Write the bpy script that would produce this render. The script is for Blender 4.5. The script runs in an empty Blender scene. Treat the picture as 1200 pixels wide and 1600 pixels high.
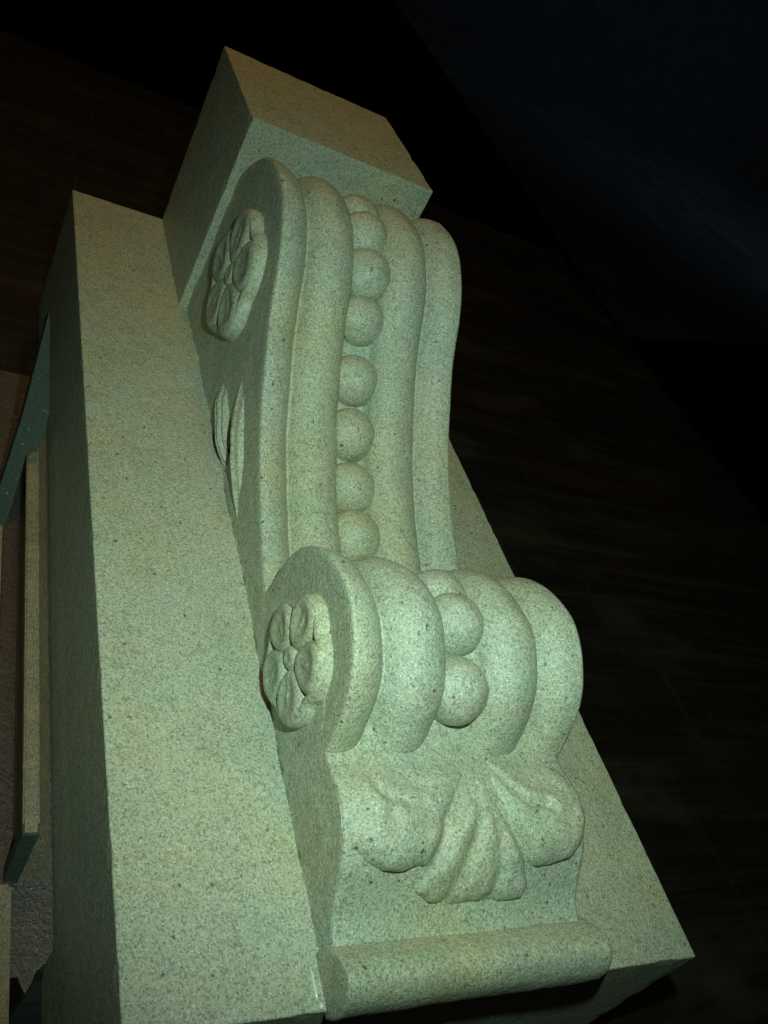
import bpy, bmesh, math, random
import numpy as np
from mathutils import Vector, Matrix, geometry, noise

S = 0.25            # one design unit (the width of the back slab) in metres
random.seed(4)
scene = bpy.context.scene
C = scene.collection

# ------------------------------------------------------------------ camera
cam_d = bpy.data.cameras.new('camera')
cam = bpy.data.objects.new('camera', cam_d); C.objects.link(cam)
RT = ((0.85097609, -0.26069288, 0.45593741),      # right
      (0.15463189, -0.70527305, -0.69186625),     # down
      (0.50192497, 0.6592641, -0.55985906))       # forward
m = Matrix.Identity(4)
for i in range(3):
    m[i][0] = RT[0][i]; m[i][1] = -RT[1][i]; m[i][2] = -RT[2][i]
    m[i][3] = (-0.35157, -0.32126, 1.14536)[i] * S
cam.matrix_world = m
cam_d.sensor_fit = 'VERTICAL'; cam_d.sensor_height = 32; cam_d.sensor_width = 24
cam_d.lens = 1373.25 / 1600 * 32
cam_d.clip_start = 0.01; cam_d.clip_end = 60
scene.camera = cam

# ------------------------------------------------------------------ light
world = bpy.data.worlds.new('World'); scene.world = world; world.use_nodes = True
bg = world.node_tree.nodes['Background']
bg.inputs[0].default_value = (0.95, 0.90, 0.60, 1); bg.inputs[1].default_value = 0.006

def lamp(name, kind, loc, power, color, size, target=None, spot=None, blend=1.0):
    d = bpy.data.lights.new(name, kind); d.energy = power; d.color = color
    o = bpy.data.objects.new(name, d); C.objects.link(o)
    o.location = [c * S for c in loc]
    if kind == 'AREA': d.size = size
    else: d.shadow_soft_size = size
    if kind == 'SPOT': d.spot_size = spot; d.spot_blend = blend
    if target:
        o.rotation_euler = (Vector(target) - Vector(loc)).to_track_quat('-Z', 'Y').to_euler()
    return o
# the phone's flash, a little above and to the right of its lens
lamp('phone_flash', 'SPOT', (-0.19, -0.13, 1.31), 6.1, (0.66, 1.0, 0.87), 0.005, (0.66, 0.80, 0.1), math.radians(88), 1.0)
# a weak warm bulb somewhere behind the far end of the stone
lamp('far_bulb', 'AREA', (0.0, 3.9, 4.2), 1.8, (1.0, 0.60, 0.20), 0.25, (0.3, 1.6, 0.2))
# faint cold light falling on the floor past the table
lamp('cold_lamp', 'SPOT', (25, 12, 14.0), 42, (0.38, 0.68, 1.0), 0.5, (23, 27, -3.0), math.radians(80), 1.0)

scene.view_settings.view_transform = 'Standard'
scene.view_settings.look = 'None'
scene.view_settings.exposure = 0.0
scene.view_settings.gamma = 1.0

# ------------------------------------------------------------------ materials
def new_mat(name):
    mt = bpy.data.materials.new(name); mt.use_nodes = True
    nt = mt.node_tree
    return mt, nt, nt.nodes['Principled BSDF']

def stone_material(name, base, yellow, green, dark_amt=1.0, coarse=1.0, streak=0.25, gloss=0.42, spark=0.91):
    mt, nt, b = new_mat(name); N = nt.nodes; L = nt.links
    geo = N.new('ShaderNodeNewGeometry')
    def noise_tex(scale, detail=3, rough=0.6, vec=None, dist=0.0):
        n = N.new('ShaderNodeTexNoise'); n.inputs['Scale'].default_value = scale
        n.inputs['Detail'].default_value = detail; n.inputs['Roughness'].default_value = rough
        n.inputs['Distortion'].default_value = dist
        L.new(vec or geo.outputs['Position'], n.inputs['Vector']); return n
    def ramp(src, stops):
        r = N.new('ShaderNodeValToRGB'); e = r.color_ramp.elements
        while len(e) < len(stops): e.new(0.5)
        for k, (p, c) in enumerate(stops):
            e[k].position = p; e[k].color = (c, c, c, 1) if isinstance(c, (int, float)) else (*c, 1)
        L.new(src, r.inputs[0]); return r
    def mix(a, bb, fac, mode='MIX'):
        x = N.new('ShaderNodeMix'); x.data_type = 'RGBA'; x.blend_type = mode
        if isinstance(fac, float): x.inputs[0].default_value = fac
        else: L.new(fac, x.inputs[0])
        for s, v in ((6, a), (7, bb)):
            if isinstance(v, tuple): x.inputs[s].default_value = (*v, 1)
            else: L.new(v, x.inputs[s])
        return x.outputs[2]
    # broad ochre and greenish clouds
    big = noise_tex(14, 3, 0.55)
    col = mix(base, yellow, ramp(big.outputs[0], [(0.42, 0.0), (0.68, 0.75)]).outputs[0])
    big2 = noise_tex(23, 4, 0.6, dist=0.6)
    col = mix(col, green, ramp(big2.outputs[0], [(0.48, 0.0), (0.72, 0.55)]).outputs[0])
    # bedding streaks across the block
    mp = N.new('ShaderNodeMapping'); mp.inputs['Scale'].default_value = (6, 110, 60)
    mp.inputs['Rotation'].default_value = (0.1, 0.05, 0.06)
    L.new(geo.outputs['Position'], mp.inputs['Vector'])
    st = noise_tex(1.0, 4, 0.6, vec=mp.outputs[0])
    col = mix(col, (0.50, 0.34, 0.17), ramp(st.outputs[0], [(0.50, 0.0), (0.75, streak)]).outputs[0])
    # damp and grimy patches with a shape of their own
    dm = noise_tex(31, 6, 0.7, dist=1.2)
    col = mix(col, (0.62, 0.64, 0.58), ramp(dm.outputs[0], [(0.50, 0.0), (0.66, 0.35)]).outputs[0], 'MULTIPLY')
    # sand grain: fine light and dark
    g1 = noise_tex(2000 / coarse, 3, 0.8)
    col = mix(col, ramp(g1.outputs[0], [(0.30, 0.22), (0.5, 0.56), (0.70, 0.90)]).outputs[0], 0.62, 'OVERLAY')
    vo0 = N.new('ShaderNodeTexVoronoi'); vo0.inputs['Scale'].default_value = 1500 / coarse
    L.new(geo.outputs['Position'], vo0.inputs['Vector'])
    sep0 = N.new('ShaderNodeSeparateColor'); L.new(vo0.outputs['Color'], sep0.inputs[0])
    col = mix(col, ramp(sep0.outputs[1], [(0.0, 0.22), (0.45, 0.52), (0.9, 0.60), (1.0, 0.80)]).outputs[0], 0.75, 'OVERLAY')
    # dark mineral specks in two sizes
    for sc, thr, rad, amt in ((520 / coarse, 0.87, 0.34, 0.55), (250 / coarse, 0.90, 0.24, 0.85)):
        vo = N.new('ShaderNodeTexVoronoi'); vo.inputs['Scale'].default_value = sc
        wob = noise_tex(sc * 1.7, 2, 0.6)
        ad = N.new('ShaderNodeVectorMath'); ad.operation = 'MULTIPLY_ADD'
        L.new(wob.outputs['Color'], ad.inputs[0]); ad.inputs[1].default_value = (0.8 / sc,) * 3
        L.new(geo.outputs['Position'], ad.inputs[2]); L.new(ad.outputs[0], vo.inputs['Vector'])
        sep = N.new('ShaderNodeSeparateColor'); L.new(vo.outputs['Color'], sep.inputs[0])
        pick = ramp(sep.outputs[0], [(thr, 0.0), (thr + 0.02, 1.0)])
        near = ramp(vo.outputs['Distance'], [(rad * 0.6, amt * dark_amt), (rad, 0.0)])
        ml = N.new('ShaderNodeMath'); ml.operation = 'MULTIPLY'
        L.new(pick.outputs[0], ml.inputs[0]); L.new(near.outputs[0], ml.inputs[1])
        col = mix(col, (0.045, 0.06, 0.055), ml.outputs[0])
    L.new(col, b.inputs['Base Color'])
    # sparkling quartz grains: a few grains are glassy
    vo = N.new('ShaderNodeTexVoronoi'); vo.inputs['Scale'].default_value = 900 / coarse
    L.new(geo.outputs['Position'], vo.inputs['Vector'])
    sep = N.new('ShaderNodeSeparateColor'); L.new(vo.outputs['Color'], sep.inputs[0])
    L.new(ramp(sep.outputs[2], [(spark, gloss + 0.06), (spark + 0.02, 0.16)]).outputs[0], b.inputs['Roughness'])
    b.inputs['Specular IOR Level'].default_value = 0.65
    # bump
    g2 = noise_tex(620 / coarse, 4, 0.75); g3 = noise_tex(130 / coarse, 3, 0.6)
    bp1 = N.new('ShaderNodeBump'); bp1.inputs['Strength'].default_value = 0.75; bp1.inputs['Distance'].default_value = 0.0007 * coarse
    L.new(g2.outputs[0], bp1.inputs['Height'])
    bp2 = N.new('ShaderNodeBump'); bp2.inputs['Strength'].default_value = 0.5; bp2.inputs['Distance'].default_value = 0.0011 * coarse
    L.new(g3.outputs[0], bp2.inputs['Height']); L.new(bp1.outputs[0], bp2.inputs['Normal'])
    L.new(bp2.outputs[0], b.inputs['Normal'])
    return mt

stone = stone_material('sandstone', (0.40, 0.41, 0.31), (0.43, 0.40, 0.23), (0.31, 0.38, 0.27))
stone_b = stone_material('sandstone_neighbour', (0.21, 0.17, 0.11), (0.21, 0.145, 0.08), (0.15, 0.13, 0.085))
stone_dim = stone_material('sandstone_dimmed', (0.028, 0.045, 0.031), (0.03, 0.04, 0.024), (0.02, 0.038, 0.025), streak=0.0, gloss=0.7, spark=0.975)  # dark green stands in for the dim light on camera-facing faces
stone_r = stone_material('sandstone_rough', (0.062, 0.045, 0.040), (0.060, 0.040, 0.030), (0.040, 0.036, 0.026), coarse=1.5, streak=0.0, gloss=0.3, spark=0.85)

def wood_material():
    mt, nt, b = new_mat('dark_wood'); N = nt.nodes; L = nt.links
    geo = N.new('ShaderNodeNewGeometry')
    def nz(sc, rot, det=4, scale=1.0, rough=0.6):
        mp = N.new('ShaderNodeMapping'); mp.inputs['Scale'].default_value = sc; mp.inputs['Rotation'].default_value = (0, 0, rot)
        L.new(geo.outputs['Position'], mp.inputs['Vector'])
        n = N.new('ShaderNodeTexNoise'); n.inputs['Scale'].default_value = scale; n.inputs['Detail'].default_value = det
        n.inputs['Roughness'].default_value = rough
        L.new(mp.outputs[0], n.inputs['Vector']); return n
    def ramp(src, stops):
        r = N.new('ShaderNodeValToRGB'); e = r.color_ramp.elements
        while len(e) < len(stops): e.new(0.5)
        for k, (p, c) in enumerate(stops): e[k].position = p; e[k].color = (*c, 1)
        L.new(src, r.inputs[0]); return r
    def mix(a, bb, fac, mode='MIX'):
        x = N.new('ShaderNodeMix'); x.data_type = 'RGBA'; x.blend_type = mode
        if isinstance(fac, float): x.inputs[0].default_value = fac
        else: L.new(fac, x.inputs[0])
        for s, v in ((6, a), (7, bb)):
            if isinstance(v, tuple): x.inputs[s].default_value = (*v, 1)
            else: L.new(v, x.inputs[s])
        return x.outputs[2]
    grain = nz((3.5, 75, 1), 0.0, 5)
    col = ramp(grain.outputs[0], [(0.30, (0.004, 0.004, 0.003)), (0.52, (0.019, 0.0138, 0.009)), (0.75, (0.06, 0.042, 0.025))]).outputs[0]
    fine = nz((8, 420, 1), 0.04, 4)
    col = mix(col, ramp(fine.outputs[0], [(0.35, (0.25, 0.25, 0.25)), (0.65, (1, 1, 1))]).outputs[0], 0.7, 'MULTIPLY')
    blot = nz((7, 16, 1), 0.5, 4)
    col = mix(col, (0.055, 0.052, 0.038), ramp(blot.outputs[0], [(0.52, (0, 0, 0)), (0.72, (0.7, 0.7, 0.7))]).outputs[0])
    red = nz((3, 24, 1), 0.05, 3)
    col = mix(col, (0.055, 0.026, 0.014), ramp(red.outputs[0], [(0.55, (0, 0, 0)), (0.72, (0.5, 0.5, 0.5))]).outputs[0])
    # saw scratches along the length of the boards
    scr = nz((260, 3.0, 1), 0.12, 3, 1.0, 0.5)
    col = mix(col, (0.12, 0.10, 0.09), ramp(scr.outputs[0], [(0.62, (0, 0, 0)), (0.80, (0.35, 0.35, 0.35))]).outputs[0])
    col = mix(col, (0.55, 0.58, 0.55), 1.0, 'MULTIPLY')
    L.new(col, b.inputs['Base Color']); b.inputs['Roughness'].default_value = 0.62
    b.inputs['Specular IOR Level'].default_value = 0.25
    bp = N.new('ShaderNodeBump'); bp.inputs['Strength'].default_value = 0.4; bp.inputs['Distance'].default_value = 0.001
    L.new(fine.outputs[0], bp.inputs['Height']); L.new(bp.outputs[0], b.inputs['Normal'])
    return mt
wood = wood_material()

def ground_material(name, c1, c2, sc):
    mt, nt, b = new_mat(name); N = nt.nodes; L = nt.links
    geo = N.new('ShaderNodeNewGeometry'); n = N.new('ShaderNodeTexNoise')
    n.inputs['Scale'].default_value = sc; n.inputs['Detail'].default_value = 6
    L.new(geo.outputs['Position'], n.inputs['Vector'])
    r = N.new('ShaderNodeValToRGB'); r.color_ramp.elements[0].position = 0.35; r.color_ramp.elements[1].position = 0.7
    r.color_ramp.elements[0].color = (*c1, 1); r.color_ramp.elements[1].color = (*c2, 1)
    L.new(n.outputs[0], r.inputs[0]); L.new(r.outputs[0], b.inputs['Base Color'])
    b.inputs['Roughness'].default_value = 0.9; b.inputs['Specular IOR Level'].default_value = 0.1
    bp = N.new('ShaderNodeBump'); bp.inputs['Strength'].default_value = 0.5; bp.inputs['Distance'].default_value = 0.004
    L.new(n.outputs[0], bp.inputs['Height']); L.new(bp.outputs[0], b.inputs['Normal'])
    return mt
floor_m = ground_material('floor_earth', (0.012, 0.009, 0.006), (0.03, 0.022, 0.014), 9)
pave_m = ground_material('floor_concrete', (0.10, 0.11, 0.12), (0.17, 0.18, 0.19), 4)

# ------------------------------------------------------------------ mesh helpers
def obj(name, verts, faces, mat, parent=None, smooth=True, label=None):
    me = bpy.data.meshes.new(name)
    me.from_pydata([(v[0] * S, v[1] * S, v[2] * S) for v in verts], [], faces)
    bm = bmesh.new(); bm.from_mesh(me)
    bmesh.ops.recalc_face_normals(bm, faces=bm.faces); bm.to_mesh(me); bm.free()
    me.materials.append(mat)
    if smooth:
        for p in me.polygons: p.use_smooth = True
    o = bpy.data.objects.new(name, me); C.objects.link(o)
    if parent: o.parent = parent
    if label: o['label'] = label
    return o

def smooth_chain(P, step=0.006, it=24):
    """resample a polyline evenly and relax it, end points kept"""
    P = np.array(P, float); d = np.r_[0, np.cumsum(np.hypot(*np.diff(P, axis=0).T))]
    n = max(4, int(d[-1] / step)); t = np.linspace(0, d[-1], n + 1)
    Q = np.stack([np.interp(t, d, P[:, k]) for k in (0, 1)], 1)
    for _ in range(it): Q[1:-1] = 0.5 * Q[1:-1] + 0.25 * (Q[:-2] + Q[2:])
    return Q

def resample(P, step):
    P = np.array(P, float); d = np.r_[0, np.cumsum(np.hypot(*np.diff(P, axis=0).T))]
    n = max(2, int(round(d[-1] / step))); t = np.linspace(0, d[-1], n + 1)
    return np.stack([np.interp(t, d, P[:, k]) for k in (0, 1)], 1)

def wob(x, y, z, f, a):
    return a * noise.noise(Vector((x * f, y * f, z * f)))

def bevel_box(name, lo, hi, mat, parent, bev=0.004, chips=0.0, cuts=0):
    bm = bmesh.new(); bmesh.ops.create_cube(bm, size=1)
    for v in bm.verts:
        v.co = Vector([(lo[k] + hi[k]) / 2 + v.co[k] * (hi[k] - lo[k]) for k in range(3)])
    bmesh.ops.bevel(bm, geom=bm.edges[:], offset=bev, segments=3, affect='EDGES', profile=0.6)
    if cuts:
        # slice the box so that its edges can be worn unevenly
        for ax in range(3):
            n = int((hi[ax] - lo[ax]) / cuts)
            for i in range(1, n):
                nn = [0, 0, 0]; nn[ax] = 1; co = [0, 0, 0]; co[ax] = lo[ax] + (hi[ax] - lo[ax]) * i / n
                bmesh.ops.bisect_plane(bm, geom=bm.verts[:] + bm.edges[:] + bm.faces[:], plane_co=co, plane_no=nn)
        ctr = Vector([(lo[k] + hi[k]) / 2 for k in range(3)])
        for v in bm.verts:
            near = sum(1 for k in range(3) if min(abs(v.co[k] - lo[k]), abs(v.co[k] - hi[k])) < bev * 1.05)
            if near >= 2:
                a = max(0.0, noise.noise(v.co * 23) * 0.6 + noise.noise(v.co * 70) * 0.6) * chips
                v.co += (ctr - v.co).normalized() * a
    verts = [tuple(v.co) for v in bm.verts]; faces = [[v.index for v in f.verts] for f in bm.faces]
    bm.free()
    o = obj(name, verts, faces, mat, parent, smooth=False)
    return o

# ------------------------------------------------------------------ setting
def sheet(name, x0, x1, y0, y1, z, mat):
    o = obj(name, [(x0, y0, z), (x1, y0, z), (x1, y1, z), (x0, y1, z)], [(0, 1, 2, 3)], mat, smooth=False)
    o['kind'] = 'structure'; return o
ZT = -0.4            # table top
pave_m.node_tree.nodes['Bump'].inputs['Strength'].default_value = 0.0
sheet('floor', -80, 80, -60, 60, -3.4, floor_m)
pv = obj('pavement', [(10.4, 10.79, -3.38), (60, 30.1, -3.38), (60, 34, -3.38), (12.5, 34, -3.38)], [(0, 1, 2, 3)], pave_m, smooth=False); pv['kind'] = 'structure'
wl = obj('wall', [(-80, 34, -3.5), (80, 34, -3.5), (80, 34, 30), (-80, 34, 30), (-80, 35, -3.5), (80, 35, -3.5), (80, 35, 30), (-80, 35, 30)],
         [(0, 1, 2, 3), (4, 5, 6, 7), (3, 2, 6, 7), (0, 1, 5, 4), (0, 3, 7, 4), (1, 2, 6, 5)], pave_m, smooth=False); wl['kind'] = 'structure'

# table: top and four legs
table = bpy.data.objects.new('work_table', None); C.objects.link(table)
table.location = (0, 0, -3.4 * S)
table['label'] = 'dark scratched wooden work table the carved stones lie on'; table['category'] = 'table'
def on_table(o):
    o.parent = table; o.location = (0, 0, 3.4 * S); return o
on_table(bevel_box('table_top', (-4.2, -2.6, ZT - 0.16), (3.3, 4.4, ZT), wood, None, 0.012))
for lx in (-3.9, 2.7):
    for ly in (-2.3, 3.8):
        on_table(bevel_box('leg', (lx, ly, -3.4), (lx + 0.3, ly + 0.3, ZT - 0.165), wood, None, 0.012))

# ------------------------------------------------------------------ the corbel
corbel = bpy.data.objects.new('carved_corbel', None); C.objects.link(corbel)
corbel.location = (0.5 * S, 1.07 * S, ZT * S)
corbel['label'] = 'large pale green sandstone corbel with two scrolls, beads and a leaf on its front'
corbel['category'] = 'corbel'
def part(o, parent=corbel):
    o.parent = parent
    o.matrix_parent_inverse = Matrix.Translation(-corbel.location) if parent is corbel else Matrix.Identity(4)
    return o

XC = 0.5035; XL = 0.277; XR = 2 * XC - XL; HALF = XC - XL
YB = 1.6942                                   # near face of the top block
part(bevel_box('back_slab', (0, 0, ZT), (1, 2.155, 0), stone, None, 0.0035, 0.0055, 0.02))
part(bevel_box('top_block', (0.2555, YB, -0.01), (0.7527, 2.1535, 0.5152), stone, None, 0.0045, 0.0055, 0.02))

UP = [(1.712, 0.352), (1.6945, 0.3839), (1.6449, 0.4392), (1.5977, 0.474), (1.5633, 0.4925), (1.5163, 0.503), (1.449, 0.508),
      (1.379, 0.4935), (1.2989, 0.450), (1.2500, 0.4075), (1.2120, 0.3640), (1.1697, 0.3216), (1.1079, 0.2768), (1.0551, 0.2364),
      (0.9813, 0.1901), (0.8851, 0.1441), (0.817, 0.1200), (0.7216, 0.0868), (0.6708, 0.073)]
LOW = [(0.6708, 0.073), (0.667, 0.1086), (0.668, 0.1472), (0.660, 0.1869), (0.641, 0.2241), (0.6084, 0.2594), (0.5674, 0.2861), (0.5323, 0.2996),
       (0.4926, 0.3089), (0.4594, 0.3097), (0.4288, 0.3028), (0.3931, 0.2854), (0.3598, 0.2631), (0.3341, 0.2323),
       (0.3174, 0.1998), (0.3065, 0.1658), (0.3003, 0.1449)]
BASE = [(0.3003, 0.1449), (0.2943, 0.1409), (0.2764, 0.1425), (0.2479, 0.150), (0.2212, 0.152), (0.1966, 0.1459), (0.1714, 0.1324),
        (0.143, 0.1102), (0.1221, 0.0836), (0.1055, 0.0637), (0.0911, 0.0508), (0.0724, 0.0435), (0.0560, 0.0425)]
UPs = smooth_chain(UP, 0.006, 30); LOWs = smooth_chain(LOW, 0.005, 16); BASEs = smooth_chain(BASE, 0.004, 8)

def normals(P):
    T = np.gradient(P, axis=0); T /= np.hypot(*T.T)[:, None]
    return np.stack([-T[:, 1], T[:, 0]], 1) * -1     # left of the direction of travel (towards -y) is outwards

def smax(a, b, k):
    h = max(k - abs(a - b), 0) / k
    return max(a, b) + h * h * k * 0.25

def section(u):
    """height of the moulded front across its width"""
    a = abs(u)
    if a > 0.150:
        t = (a - 0.150) / (HALF - 0.150); rim = -0.044 * (1 - t) ** 3.2
    else: rim = -0.040
    q = 1 - ((a - 0.094) / 0.059) ** 2
    roll = -0.058 + 0.057 * math.sqrt(q) if q > 0 else -0.07
    if a < 0.09: rim = -0.062
    elif a < 0.150: rim = -0.062 + (a - 0.09) / 0.06 * 0.020
    return smax(rim, roll, 0.006)

us = list(np.linspace(-HALF + 0.007, HALF - 0.007, 150))
COLS = [(-HALF, -0.030), (-HALF, -0.012), (-HALF + 0.0006, -0.0045), (-HALF + 0.0026, -0.0014)] + \
       [(u, section(u)) for u in us] + \
       [(HALF - 0.0026, -0.0014), (HALF - 0.0006, -0.0045), (HALF, -0.012), (HALF, -0.030)]

def strip(name, P, cols, mat=stone, dx=0.0):
    Nn = normals(P); V = []; F = []; nc = len(cols)
    for (y, z), n in zip(P, Nn):
        for (u, h) in cols:
            w = wob(XC + u, y, z, 11, 0.0028) + wob(XC + u, y, z, 40, 0.0009) if abs(u) < HALF - 0.004 else wob(u, y, z, 30, 0.0008)
            V.append((XC + u - (dx if u > 0 else -dx) * (abs(u) > HALF - 0.003) + (wob(y, z, u, 9, 0.0025) if abs(u) < HALF - 0.01 else 0), y + n[0] * (h + w), z + n[1] * (h + w)))
    for i in range(len(P) - 1):
        for j in range(nc - 1):
            a = i * nc + j; F.append((a, a + 1, a + nc + 1, a + nc))
    return part(obj(name, V, F, mat))

up_run = np.vstack([UPs, UPs[-1] + np.array([(-0.02, -0.006), (-0.05, -0.012)])])
strip('upper_scroll', resample(up_run, 0.0055), COLS)
low_run = np.vstack([np.array([(0.672, 0.03)]), LOWs[1:], np.array([(0.2995, 0.128), (0.300, 0.105)])])
strip('lower_scroll', resample(low_run, 0.0045), COLS, dx=0.0003)

# plain curved bell of the base, under the leaf; it runs on under the lower scroll
bx = [(-HALF, -0.03), (-HALF, -0.010), (-HALF + 0.0008, -0.004), (-HALF + 0.003, -0.001)] + \
     [(u, 0.0) for u in np.linspace(-HALF + 0.008, HALF - 0.008, 70)] + \
     [(HALF - 0.003, -0.001), (HALF - 0.0008, -0.004), (HALF, -0.010), (HALF, -0.03)]
base_run = resample(np.vstack([np.array([(0.42, 0.192), (0.36, 0.170), (0.33, 0.152), (0.312, 0.1425)]), BASEs[2:]]), 0.005)
strip('base_bell', base_run, bx, dx=0.00015)

# roll moulding at the foot, overhanging the slab end a little
ROLL = [(0.075, -0.012), (0.075, 0.030), (0.066, 0.0425), (0.058, 0.051), (0.046, 0.062), (0.030, 0.0725), (0.015, 0.0765), (0.0034, 0.073),
        (-0.0081, 0.062), (-0.0155, 0.046), (-0.0175, 0.028), (-0.0165, 0.010), (-0.012, -0.003), (-0.008, -0.012)]
RS = smooth_chain(ROLL, 0.003, 6)
def roll_mesh():
    V = []; F = []; n = len(RS); cy, cz = RS.mean(0)
    cols = [(XL - 0.006, 0.80), (XL - 0.0055, 0.94), (XL - 0.003, 0.985)] + [(x, 1.0) for x in np.linspace(XL + 0.001, XR + 0.006, 70)] + \
           [(XR + 0.010, 0.985), (XR + 0.0125, 0.94), (XR + 0.013, 0.80)]
    for (x, sc) in cols:
        for (y, z) in RS:
            w = 1 + wob(x, y, z, 14, 0.035) + wob(x, y, z, 45, 0.012)
            V.append((x, cy + (y - cy) * sc * (w if z > 0 else 1), cz + (z - cz) * sc * (w if z > 0 else 1)))
    m_ = len(cols)
    for i in range(m_ - 1):
        for j in range(n):
            a = i * n + j; b = i * n + (j + 1) % n; F.append((a, b, b + n, a + n))
    F.append(tuple(range(n))); F.append(tuple((m_ - 1) * n + j for j in range(n)))
    return V, F
V, F = roll_mesh(); part(obj('base_moulding', V, F, stone))

# ------------------------------------------------------------------ side panels
def side_outline():
    def inset(P, d):
        return P - normals(P) * d
    a = inset(UPs, 0.006)[3:]; a = a[a[:, 0] > 0.70]
    b = inset(LOWs, 0.006); b = b[(np.hypot(b[:, 0] - 0.67, b[:, 1] - 0.073) > 0.03) & (np.hypot(b[:, 0] - 0.30, b[:, 1] - 0.143) > 0.02)]
    c = inset(BASEs, 0.006); c = c[(c[:, 0] < 0.28) & (c[:, 0] > 0.06)]
    a = np.vstack([[(YB + 0.006, a[0][1])], a])
    body = np.vstack([a[::2], [(0.6645, 0.066)], b[::2], [(0.304, 0.135)], c[::2], [(0.056, 0.034), (0.056, -0.006)], [(YB + 0.006, -0.006)]])
    return body
OUT = side_outline()
def inside(p, poly):
    x, y = p; r = False; j = len(poly) - 1
    for i in range(len(poly)):
        xi, yi = poly[i]; xj, yj = poly[j]
        if (yi > y) != (yj > y) and x < (xj - xi) * (y - yi) / (yj - yi) + xi: r = not r
        j = i
    return r
def panel_height(y, z):
    h = 0.0
    # sunken field along the S, behind the husk leaves
    h += wob(y, z, 0.3, 9, 0.004) + wob(y, z, 3.3, 30, 0.0012)
    d = math.hypot((y - 1.10) / 0.17, (z - 0.055) / 0.07)
    h -= 0.010 * max(0, 1 - d)
    return h
_pts = [Vector((float(a), float(b))) for a, b in OUT]; ne = len(_pts)
_edges = [(i, (i + 1) % ne) for i in range(ne)]
gy = 0.0125
for i in range(int(1.7 / gy)):
    for j in range(int(0.52 / gy)):
        p = (0.05 + i * gy + (j % 2) * gy / 2 + random.uniform(-.001, .001), j * gy + random.uniform(-.001, .001))
        if inside(p, OUT) and min(math.hypot(p[0] - q[0], p[1] - q[1]) for q in OUT[::2]) > 0.008: _pts.append(Vector(p))
dv, de, df, *_ = geometry.delaunay_2d_cdt(_pts, _edges, [], 2, 1e-6)
fades = [min(1.0, max(0.0, (min(math.hypot(p.x - q[0], p.y - q[1]) for q in OUT) - 0.024) / 0.03)) for p in dv]
for sgn in (-1, 1):
    xs = XL + 0.0007 if sgn < 0 else XR - 0.0007
    V = [(xs + sgn * panel_height(p.x, p.y) * fd, p.x, p.y) for p, fd in zip(dv, fades)]
    part(obj('side_panel', V, [tuple(f) for f in df], stone))

# relief drawn as a height over an ellipse lying in the side plane
def relief(name, sgn, cy, cz, ang, a, b, hfun, parent, na=44, nr=14, mat=stone, lop=0.22):
    V = []; F = []; ca, sa = math.cos(ang), math.sin(ang); xs = XL if sgn < 0 else XR
    def P(r, t):
        lx = a * r * math.cos(t); ly = b * r * math.sin(t) * (1 + lop * math.cos(t))
        y = cy + lx * ca - ly * sa; z = cz + lx * sa + ly * ca
        h = hfun(r, t) + wob(y, z, cy, 22, 0.003) * min(1, 2 * (1 - r) + .3)
        return (xs + sgn * h, y, z)
    V.append(P(0, 0))
    for i in range(1, nr + 1):
        for k in range(na): V.append(P(i / nr, k * math.tau / na))
    for k in range(na): F.append((0, 1 + k, 1 + (k + 1) % na))
    for i in range(nr - 1):
        for k in range(na):
            p = 1 + i * na + k; q = 1 + i * na + (k + 1) % na; F.append((p, q, q + na, p + na))
    return obj(name, V, F, mat, None)

def rosette(sgn, cy, cz, R, turn, H):
    # low round rim with five soft lobes
    def ground(r, t):
        lobe = 1 - 0.13 * (1 - abs(math.cos(2.5 * (t - turn))) ** 0.8)
        q = r / lobe
        if q >= 1: return -0.008
        if q > 0.88: return -0.006 + (H * 0.90 + 0.006) * math.sqrt(1 - ((q - 0.88) / 0.12) ** 2)
        if q > 0.76: return H * (0.50 + 0.40 * (0.5 - 0.5 * math.cos(math.pi * (q - 0.76) / 0.12)))
        return H * 0.50
    g = relief('rosette', sgn, cy, cz, 0, R, R, ground, None, 90, 40, lop=0.0); part(g)
    bo = relief('boss', sgn, cy, cz, 0, R * 0.22, R * 0.22,
                lambda r, t: H * (0.25 + 0.95 * (1 - r ** 2.6) ** 0.6 - 0.22 * math.exp(-(r / 0.42) ** 2)), None, 32, 12, lop=0.0)
    bo.parent = g
    for k in range(5):
        an = turn + k * math.tau / 5
        py = cy + math.cos(an) * R * 0.56; pz = cz + math.sin(an) * R * 0.56
        def ph(r, t, an=an):
            dome = math.sqrt(max(0, 1 - r ** 3.0))
            dish = 0.38 * math.exp(-((r) / 0.58) ** 4)
            vein = 0.13 * math.exp(-((r * math.sin(t)) / 0.10) ** 2) * (r < 0.8) * (0.8 - r)
            return H * (0.30 + 1.00 * dome - dish + vein)
        pt = relief('petal', sgn, py, pz, an, R * 0.44, R * 0.395, ph, None, 44, 16)
        pt.parent = g
for sgn in (-1, 1):
    rosette(sgn, 0.474, 0.137, 0.110, math.radians(67), 0.023)
    rosette(sgn, 1.425, 0.262, 0.150, math.radians(64), 0.027)
    # husk leaves lying along the inside of the S
    def hk(r, t):
        return -0.008 + 0.024 * (1 - r ** 2.2) ** 0.9 + 0.002 * math.cos(9 * r * math.sin(t))
    part(relief('husk_leaf', sgn, 1.035, 0.098, math.radians(27), 0.172, 0.026, hk, None, 60, 12))
    def hk2(r, t):
        return -0.008 + 0.022 * (1 - r ** 2) ** 0.7 - 0.004 * math.cos(14 * r * math.sin(t))
    part(relief('husk_leaf', sgn, 1.165, 0.055, math.radians(20), 0.110, 0.028, hk2, None, 60, 12))

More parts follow.
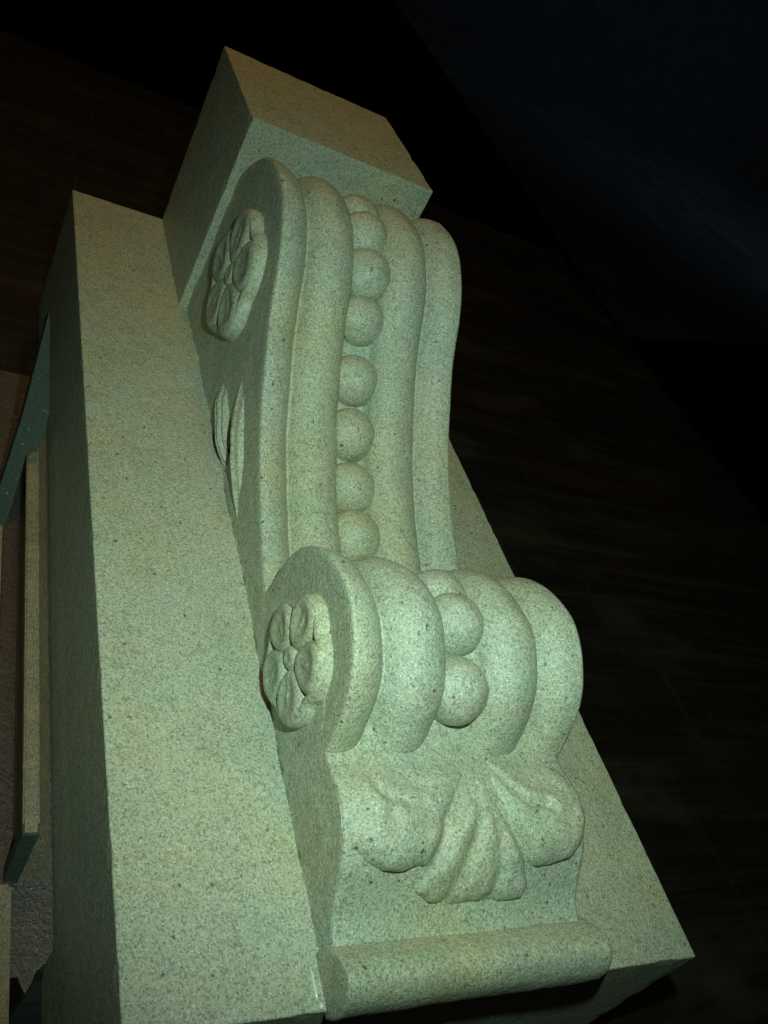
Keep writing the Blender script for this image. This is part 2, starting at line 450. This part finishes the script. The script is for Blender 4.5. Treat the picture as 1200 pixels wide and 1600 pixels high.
# ------------------------------------------------------------------ beads
def bead(y, z, dy, dz, r=0.0555):
    bm = bmesh.new(); bmesh.ops.create_icosphere(bm, subdivisions=4, radius=1)
    rx = r * random.uniform(.96, 1.04); rr = r * random.uniform(.95, 1.04)
    V = []
    for v in bm.verts:
        w = 1 + 0.045 * noise.noise(v.co * 1.6 + Vector((y * 9, z * 9, 0))) + 0.015 * noise.noise(v.co * 5 + Vector((y * 9, 0, z)))
        V.append((XC + random.uniform(-.0001, .0001) + v.co.x * rx * w, y + v.co.y * rr * w, z + v.co.z * rr * w))
    F = [[q.index for q in f.verts] for f in bm.faces]; bm.free()
    part(obj('bead', V, F, stone))
def place_bead(P, y, z, h):
    i = int(np.argmin(np.hypot(P[:, 0] - y, P[:, 1] - z))); n = normals(P)[i]
    bead(P[i, 0] + n[0] * h, P[i, 1] + n[1] * h, 0, 0, 0.0595 if P is UPs else 0.056)
for (y, z) in ((1.515, 0.503), (1.418, 0.495), (1.300, 0.452), (1.220, 0.368), (1.1236, 0.283), (1.0273, 0.2135), (0.925, 0.160), (0.826, 0.1225), (0.735, 0.092)):
    place_bead(UPs, y, z, -0.061)
for (y, z) in ((0.572, 0.283), (0.480, 0.309), (0.336, 0.230)):
    place_bead(LOWs, y, z, -0.057)

# ------------------------------------------------------------------ acanthus leaf on the bell
sB = np.r_[0, np.cumsum(np.hypot(*np.diff(base_run, axis=0).T))]
nB = normals(base_run)
def s_of(y): return float(np.interp(-y, -base_run[:, 0], sB))
def line(pts): return np.array([(x, s_of(y)) for x, y in pts])
OUTL = line([(0.325, 0.300), (0.305, 0.262), (0.289, 0.234), (0.283, 0.200), (0.289, 0.168), (0.313, 0.148), (0.341, 0.139), (0.374, 0.137), (0.402, 0.142), (0.414, 0.140),
             (0.412, 0.134), (0.408, 0.127), (0.405, 0.118), (0.430, 0.106), (0.481, 0.101), (0.506, 0.103), (0.522, 0.103), (0.543, 0.104), (0.574, 0.100), (0.602, 0.103),
             (0.618, 0.118), (0.614, 0.134), (0.647, 0.135), (0.689, 0.141), (0.714, 0.157), (0.724, 0.183), (0.727, 0.219), (0.716, 0.262), (0.705, 0.290), (0.700, 0.315), (0.33, 0.315)])
G = {  # furrow: points, depth, width
    'A': ([(0.432, 0.150), (0.452, 0.188), (0.476, 0.208), (0.492, 0.228), (0.502, 0.240)], 0.017, 0.014),
    'B': ([(0.455, 0.095), (0.475, 0.130), (0.500, 0.165), (0.514, 0.205), (0.508, 0.290)], 0.008, 0.014),
    'B3': ([(0.535, 0.096), (0.548, 0.134), (0.545, 0.17), (0.537, 0.217), (0.522, 0.295)], 0.007, 0.013),
    'C': ([(0.616, 0.125), (0.592, 0.155), (0.566, 0.190), (0.552, 0.232), (0.545, 0.290)], 0.016, 0.011),
    'D': ([(0.552, 0.311), (0.572, 0.267), (0.586, 0.237), (0.617, 0.212), (0.650, 0.207)], 0.017, 0.008),
    'E': ([(0.329, 0.262), (0.336, 0.240), (0.353, 0.225), (0.386, 0.212), (0.410, 0.212)], 0.007, 0.011),
    'E2': ([(0.343, 0.231), (0.352, 0.22), (0.351, 0.200)], 0.004, 0.010),
    'F': ([(0.300, 0.215), (0.330, 0.190), (0.375, 0.180), (0.430, 0.195), (0.470, 0.225)], 0.004, 0.018),
    'H': ([(0.700, 0.215), (0.675, 0.190), (0.640, 0.180), (0.590, 0.195), (0.560, 0.235)], 0.004, 0.018)}
GL = [(line(p), d, w) for p, d, w in G.values()]
def seg_dist(p, P):
    A = P[:-1]; B = P[1:]; AB = B - A; AP = p - A
    t = np.clip((AP * AB).sum(1) / (AB * AB).sum(1), 0, 1)
    D = AP - AB * t[:, None]; return float(np.sqrt((D * D).sum(1)).min())
OUTLc = np.vstack([OUTL, OUTL[:1]])
def smoothstep(v):
    v = min(1, max(0, v)); return v * v * (3 - 2 * v)
def leaf():
    V = []; F = []; idx = {}
    gx = np.arange(0.276, 0.733, 0.0034); gs = np.arange(s_of(0.325), s_of(0.092), 0.0034)
    s_top = s_of(0.300)
    for i, s in enumerate(gs):
        y = np.interp(s, sB, base_run[:, 0]); z = np.interp(s, sB, base_run[:, 1])
        n = np.array([np.interp(s, sB, nB[:, 0]), np.interp(s, sB, nB[:, 1])])
        for j, x in enumerate(gx):
            p = np.array([x, s]); d = seg_dist(p, OUTLc); ins = inside(p, OUTL)
            if not ins and d > 0.010: continue
            sd = d if ins else -d
            t = min(1, max(0, (s - s_top) / 0.13))
            H = (0.001 + 0.009 * smoothstep((s - s_top - 0.004) / 0.07) + 0.008 * t ** 1.3 * (1 - 0.50 * math.exp(-((x - 0.50) / 0.07) ** 2))) * min(1, max(0.2, (x - 0.278) / 0.045))                       # the tips curl away from the bell
            edge = min(1, max(0, sd / 0.027)) ; e = math.sqrt(1 - (1 - edge) ** 2)
            h = H * e if ins else -0.004 * min(1, -sd / 0.004) - 0.3 * max(0, -sd - 0.004)
            if ins:
                for P, dep, w in GL:
                    q = seg_dist(p, P); h -= dep * (0.12 + 0.88 * min(1, t * 1.8)) * math.exp(-(q / w) ** 2) * min(1, sd / 0.008 + 0.4)
                # crowned lobes: left and right belly
                for cx in (0.375, 0.655):
                    h += 0.009 * math.exp(-((x - cx) / 0.062) ** 2 - ((s - s_of(0.176)) / 0.035) ** 2) * e
                for cx in (0.405, 0.650):   # hollows above the curled lobes
                    h -= 0.0105 * math.exp(-((x - cx) / 0.048) ** 2 - ((s - s_of(0.238)) / 0.022) ** 2) * e
                h += 0.004 * math.exp(-((x - 0.525) / 0.05) ** 2 - ((s - s_of(0.125)) / 0.03) ** 2) * e
                h += wob(x, s, 0, 24, 0.0035) + wob(x, s, 2, 70, 0.0010)
                h = max(h, -0.002)
            # keep the ledge at the very top flush with the bell
            if s < s_top + 0.012: h = min(h, 0.002 + 0.0) - 0.10 * max(0, s_top + 0.004 - s)
            idx[(i, j)] = len(V); V.append((x, y + n[0] * h, z + n[1] * h))
    for i in range(len(gs) - 1):
        for j in range(len(gx) - 1):
            k = [(i, j), (i, j + 1), (i + 1, j + 1), (i + 1, j)]
            if all(q in idx for q in k): F.append(tuple(idx[q] for q in k))
    return V, F
V, F = leaf(); part(obj('acanthus_leaf', V, F, stone))

# ------------------------------------------------------------------ neighbouring carved stone
ZP = -0.30
nb = bpy.data.objects.new('broken_moulded_stone', None); C.objects.link(nb)
nb.location = (-0.3 * S, 0.8 * S, ZT * S)
nb['label'] = 'darker chipped stone block with a raised straight moulding, lying left of the corbel'
nb['category'] = 'stone block'
def npart(o):
    o.parent = nb; o.matrix_parent_inverse = Matrix.Translation(-nb.location); return o
def extrude_poly(name, front, back, mat, bev=0.002):
    n = len(front); V = list(front) + list(back)
    F = [tuple(range(n)), tuple(range(2 * n - 1, n - 1, -1))] + [(i, (i + 1) % n, (i + 1) % n + n, i + n) for i in range(n)]
    bm = bmesh.new(); vs = [bm.verts.new(v) for v in V]
    for f in F: bm.faces.new([vs[i] for i in f])
    bmesh.ops.recalc_face_normals(bm, faces=bm.faces)
    if bev: bmesh.ops.bevel(bm, geom=bm.edges[:], offset=bev, segments=2, affect='EDGES')
    bm.verts.index_update()
    verts = [tuple(v.co) for v in bm.verts]; faces = [[v.index for v in f.verts] for f in bm.faces]; bm.free()
    return npart(obj(name, verts, faces, mat, None, smooth=False))
pl = [(-0.62, 1.66), (-0.004, 1.66), (-0.004, 0.235), (-0.006, 0.222), (-0.016, 0.205), (-0.030, 0.194), (-0.036, 0.178), (-0.045, 0.166),
      (-0.052, 0.180), (-0.055, 0.190), (-0.30, 0.19), (-0.62, 0.16)]
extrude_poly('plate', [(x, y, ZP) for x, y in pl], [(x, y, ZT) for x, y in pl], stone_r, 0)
# straight raised moulding: flat top, chamfer towards the corbel
prof = [(-0.0655, ZP - 0.002), (-0.0655, -0.230), (-0.0715, -0.206), (-0.0700, -0.20), (-0.047, -0.20), (-0.020, -0.245), (-0.007, ZP - 0.002)]
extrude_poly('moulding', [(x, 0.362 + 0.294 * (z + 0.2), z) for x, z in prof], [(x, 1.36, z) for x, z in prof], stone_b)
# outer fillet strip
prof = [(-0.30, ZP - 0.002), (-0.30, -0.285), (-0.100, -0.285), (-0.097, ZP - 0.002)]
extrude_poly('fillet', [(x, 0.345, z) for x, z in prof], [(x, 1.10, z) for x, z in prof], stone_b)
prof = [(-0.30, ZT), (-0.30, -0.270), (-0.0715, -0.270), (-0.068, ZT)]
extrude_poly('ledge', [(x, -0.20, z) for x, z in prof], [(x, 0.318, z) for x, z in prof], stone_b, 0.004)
# leaning facet on the plate behind the moulding, shade painted in dark green
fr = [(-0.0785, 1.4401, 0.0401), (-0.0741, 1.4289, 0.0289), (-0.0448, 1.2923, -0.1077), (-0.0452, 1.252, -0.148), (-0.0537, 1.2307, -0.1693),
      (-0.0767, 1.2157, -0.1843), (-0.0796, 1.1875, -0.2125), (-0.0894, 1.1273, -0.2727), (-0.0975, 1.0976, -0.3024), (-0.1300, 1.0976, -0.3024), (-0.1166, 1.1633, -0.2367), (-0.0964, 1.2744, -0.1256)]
extrude_poly('leaning_facet', fr, [(x, y + 0.03, z - 0.03) for x, y, z in fr], stone_dim, 0)
# cut end of the moulding, also painted in the shaded green
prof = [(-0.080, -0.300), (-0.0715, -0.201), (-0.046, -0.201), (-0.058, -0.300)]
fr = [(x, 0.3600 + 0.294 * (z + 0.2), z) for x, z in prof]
extrude_poly('cut_end', fr, [(x, y + 0.02, z) for x, y, z in fr], stone_dim, 0)

stone_d = stone_material('dark_red_stone', (0.060, 0.030, 0.022), (0.05, 0.025, 0.02), (0.04, 0.03, 0.02), coarse=1.3, streak=0.0)
npart(bevel_box('red_brown_strip', (-0.0965, 0.325, ZP - 0.01), (-0.0655, 1.10, ZP + 0.004), stone_d, None, 0.002))  # thin dark red-brown strip laid on the plate beside the moulding

# ------------------------------------------------------------------ water left on the stone
wet, wnt, wb = new_mat('water'); wb.inputs['Base Color'].default_value = (0.9, 0.95, 0.92, 1)
wb.inputs['Roughness'].default_value = 0.16; wb.inputs['Transmission Weight'].default_value = 0.25; wb.inputs['IOR'].default_value = 1.33; wb.inputs['Specular IOR Level'].default_value = 1.0
wb.inputs['Coat Weight'].default_value = 1.0; wb.inputs['Coat Roughness'].default_value = 0.16
def drop(name, x, y, z, rx, ry, rz, rot, label):
    bm = bmesh.new(); bmesh.ops.create_icosphere(bm, subdivisions=4, radius=1); V = []
    for v in bm.verts:
        ta = 1 - 0.45 * v.co.y * 0.5
        px, py = v.co.x * rx * ta, v.co.y * ry
        V.append((x + px * math.cos(rot) - py * math.sin(rot), y + px * math.sin(rot) + py * math.cos(rot), z + v.co.z * rz))
    F = [[q.index for q in f.verts] for f in bm.faces]; bm.free()
    o = obj(name, V, F, wet); o['label'] = label; o['category'] = 'water drop'; o['group'] = 'water drops on the slab'
drop('water_drop', 0.2600, 0.036, 0.0, 0.0024, 0.022, 0.0035, 0.02, 'long thin streak of water on the slab beside the foot moulding')
drop('water_drop', 0.2640, 0.007, 0.001, 0.0035, 0.005, 0.004, 0.0, 'tiny round drop of water at the slab end below the long streak')
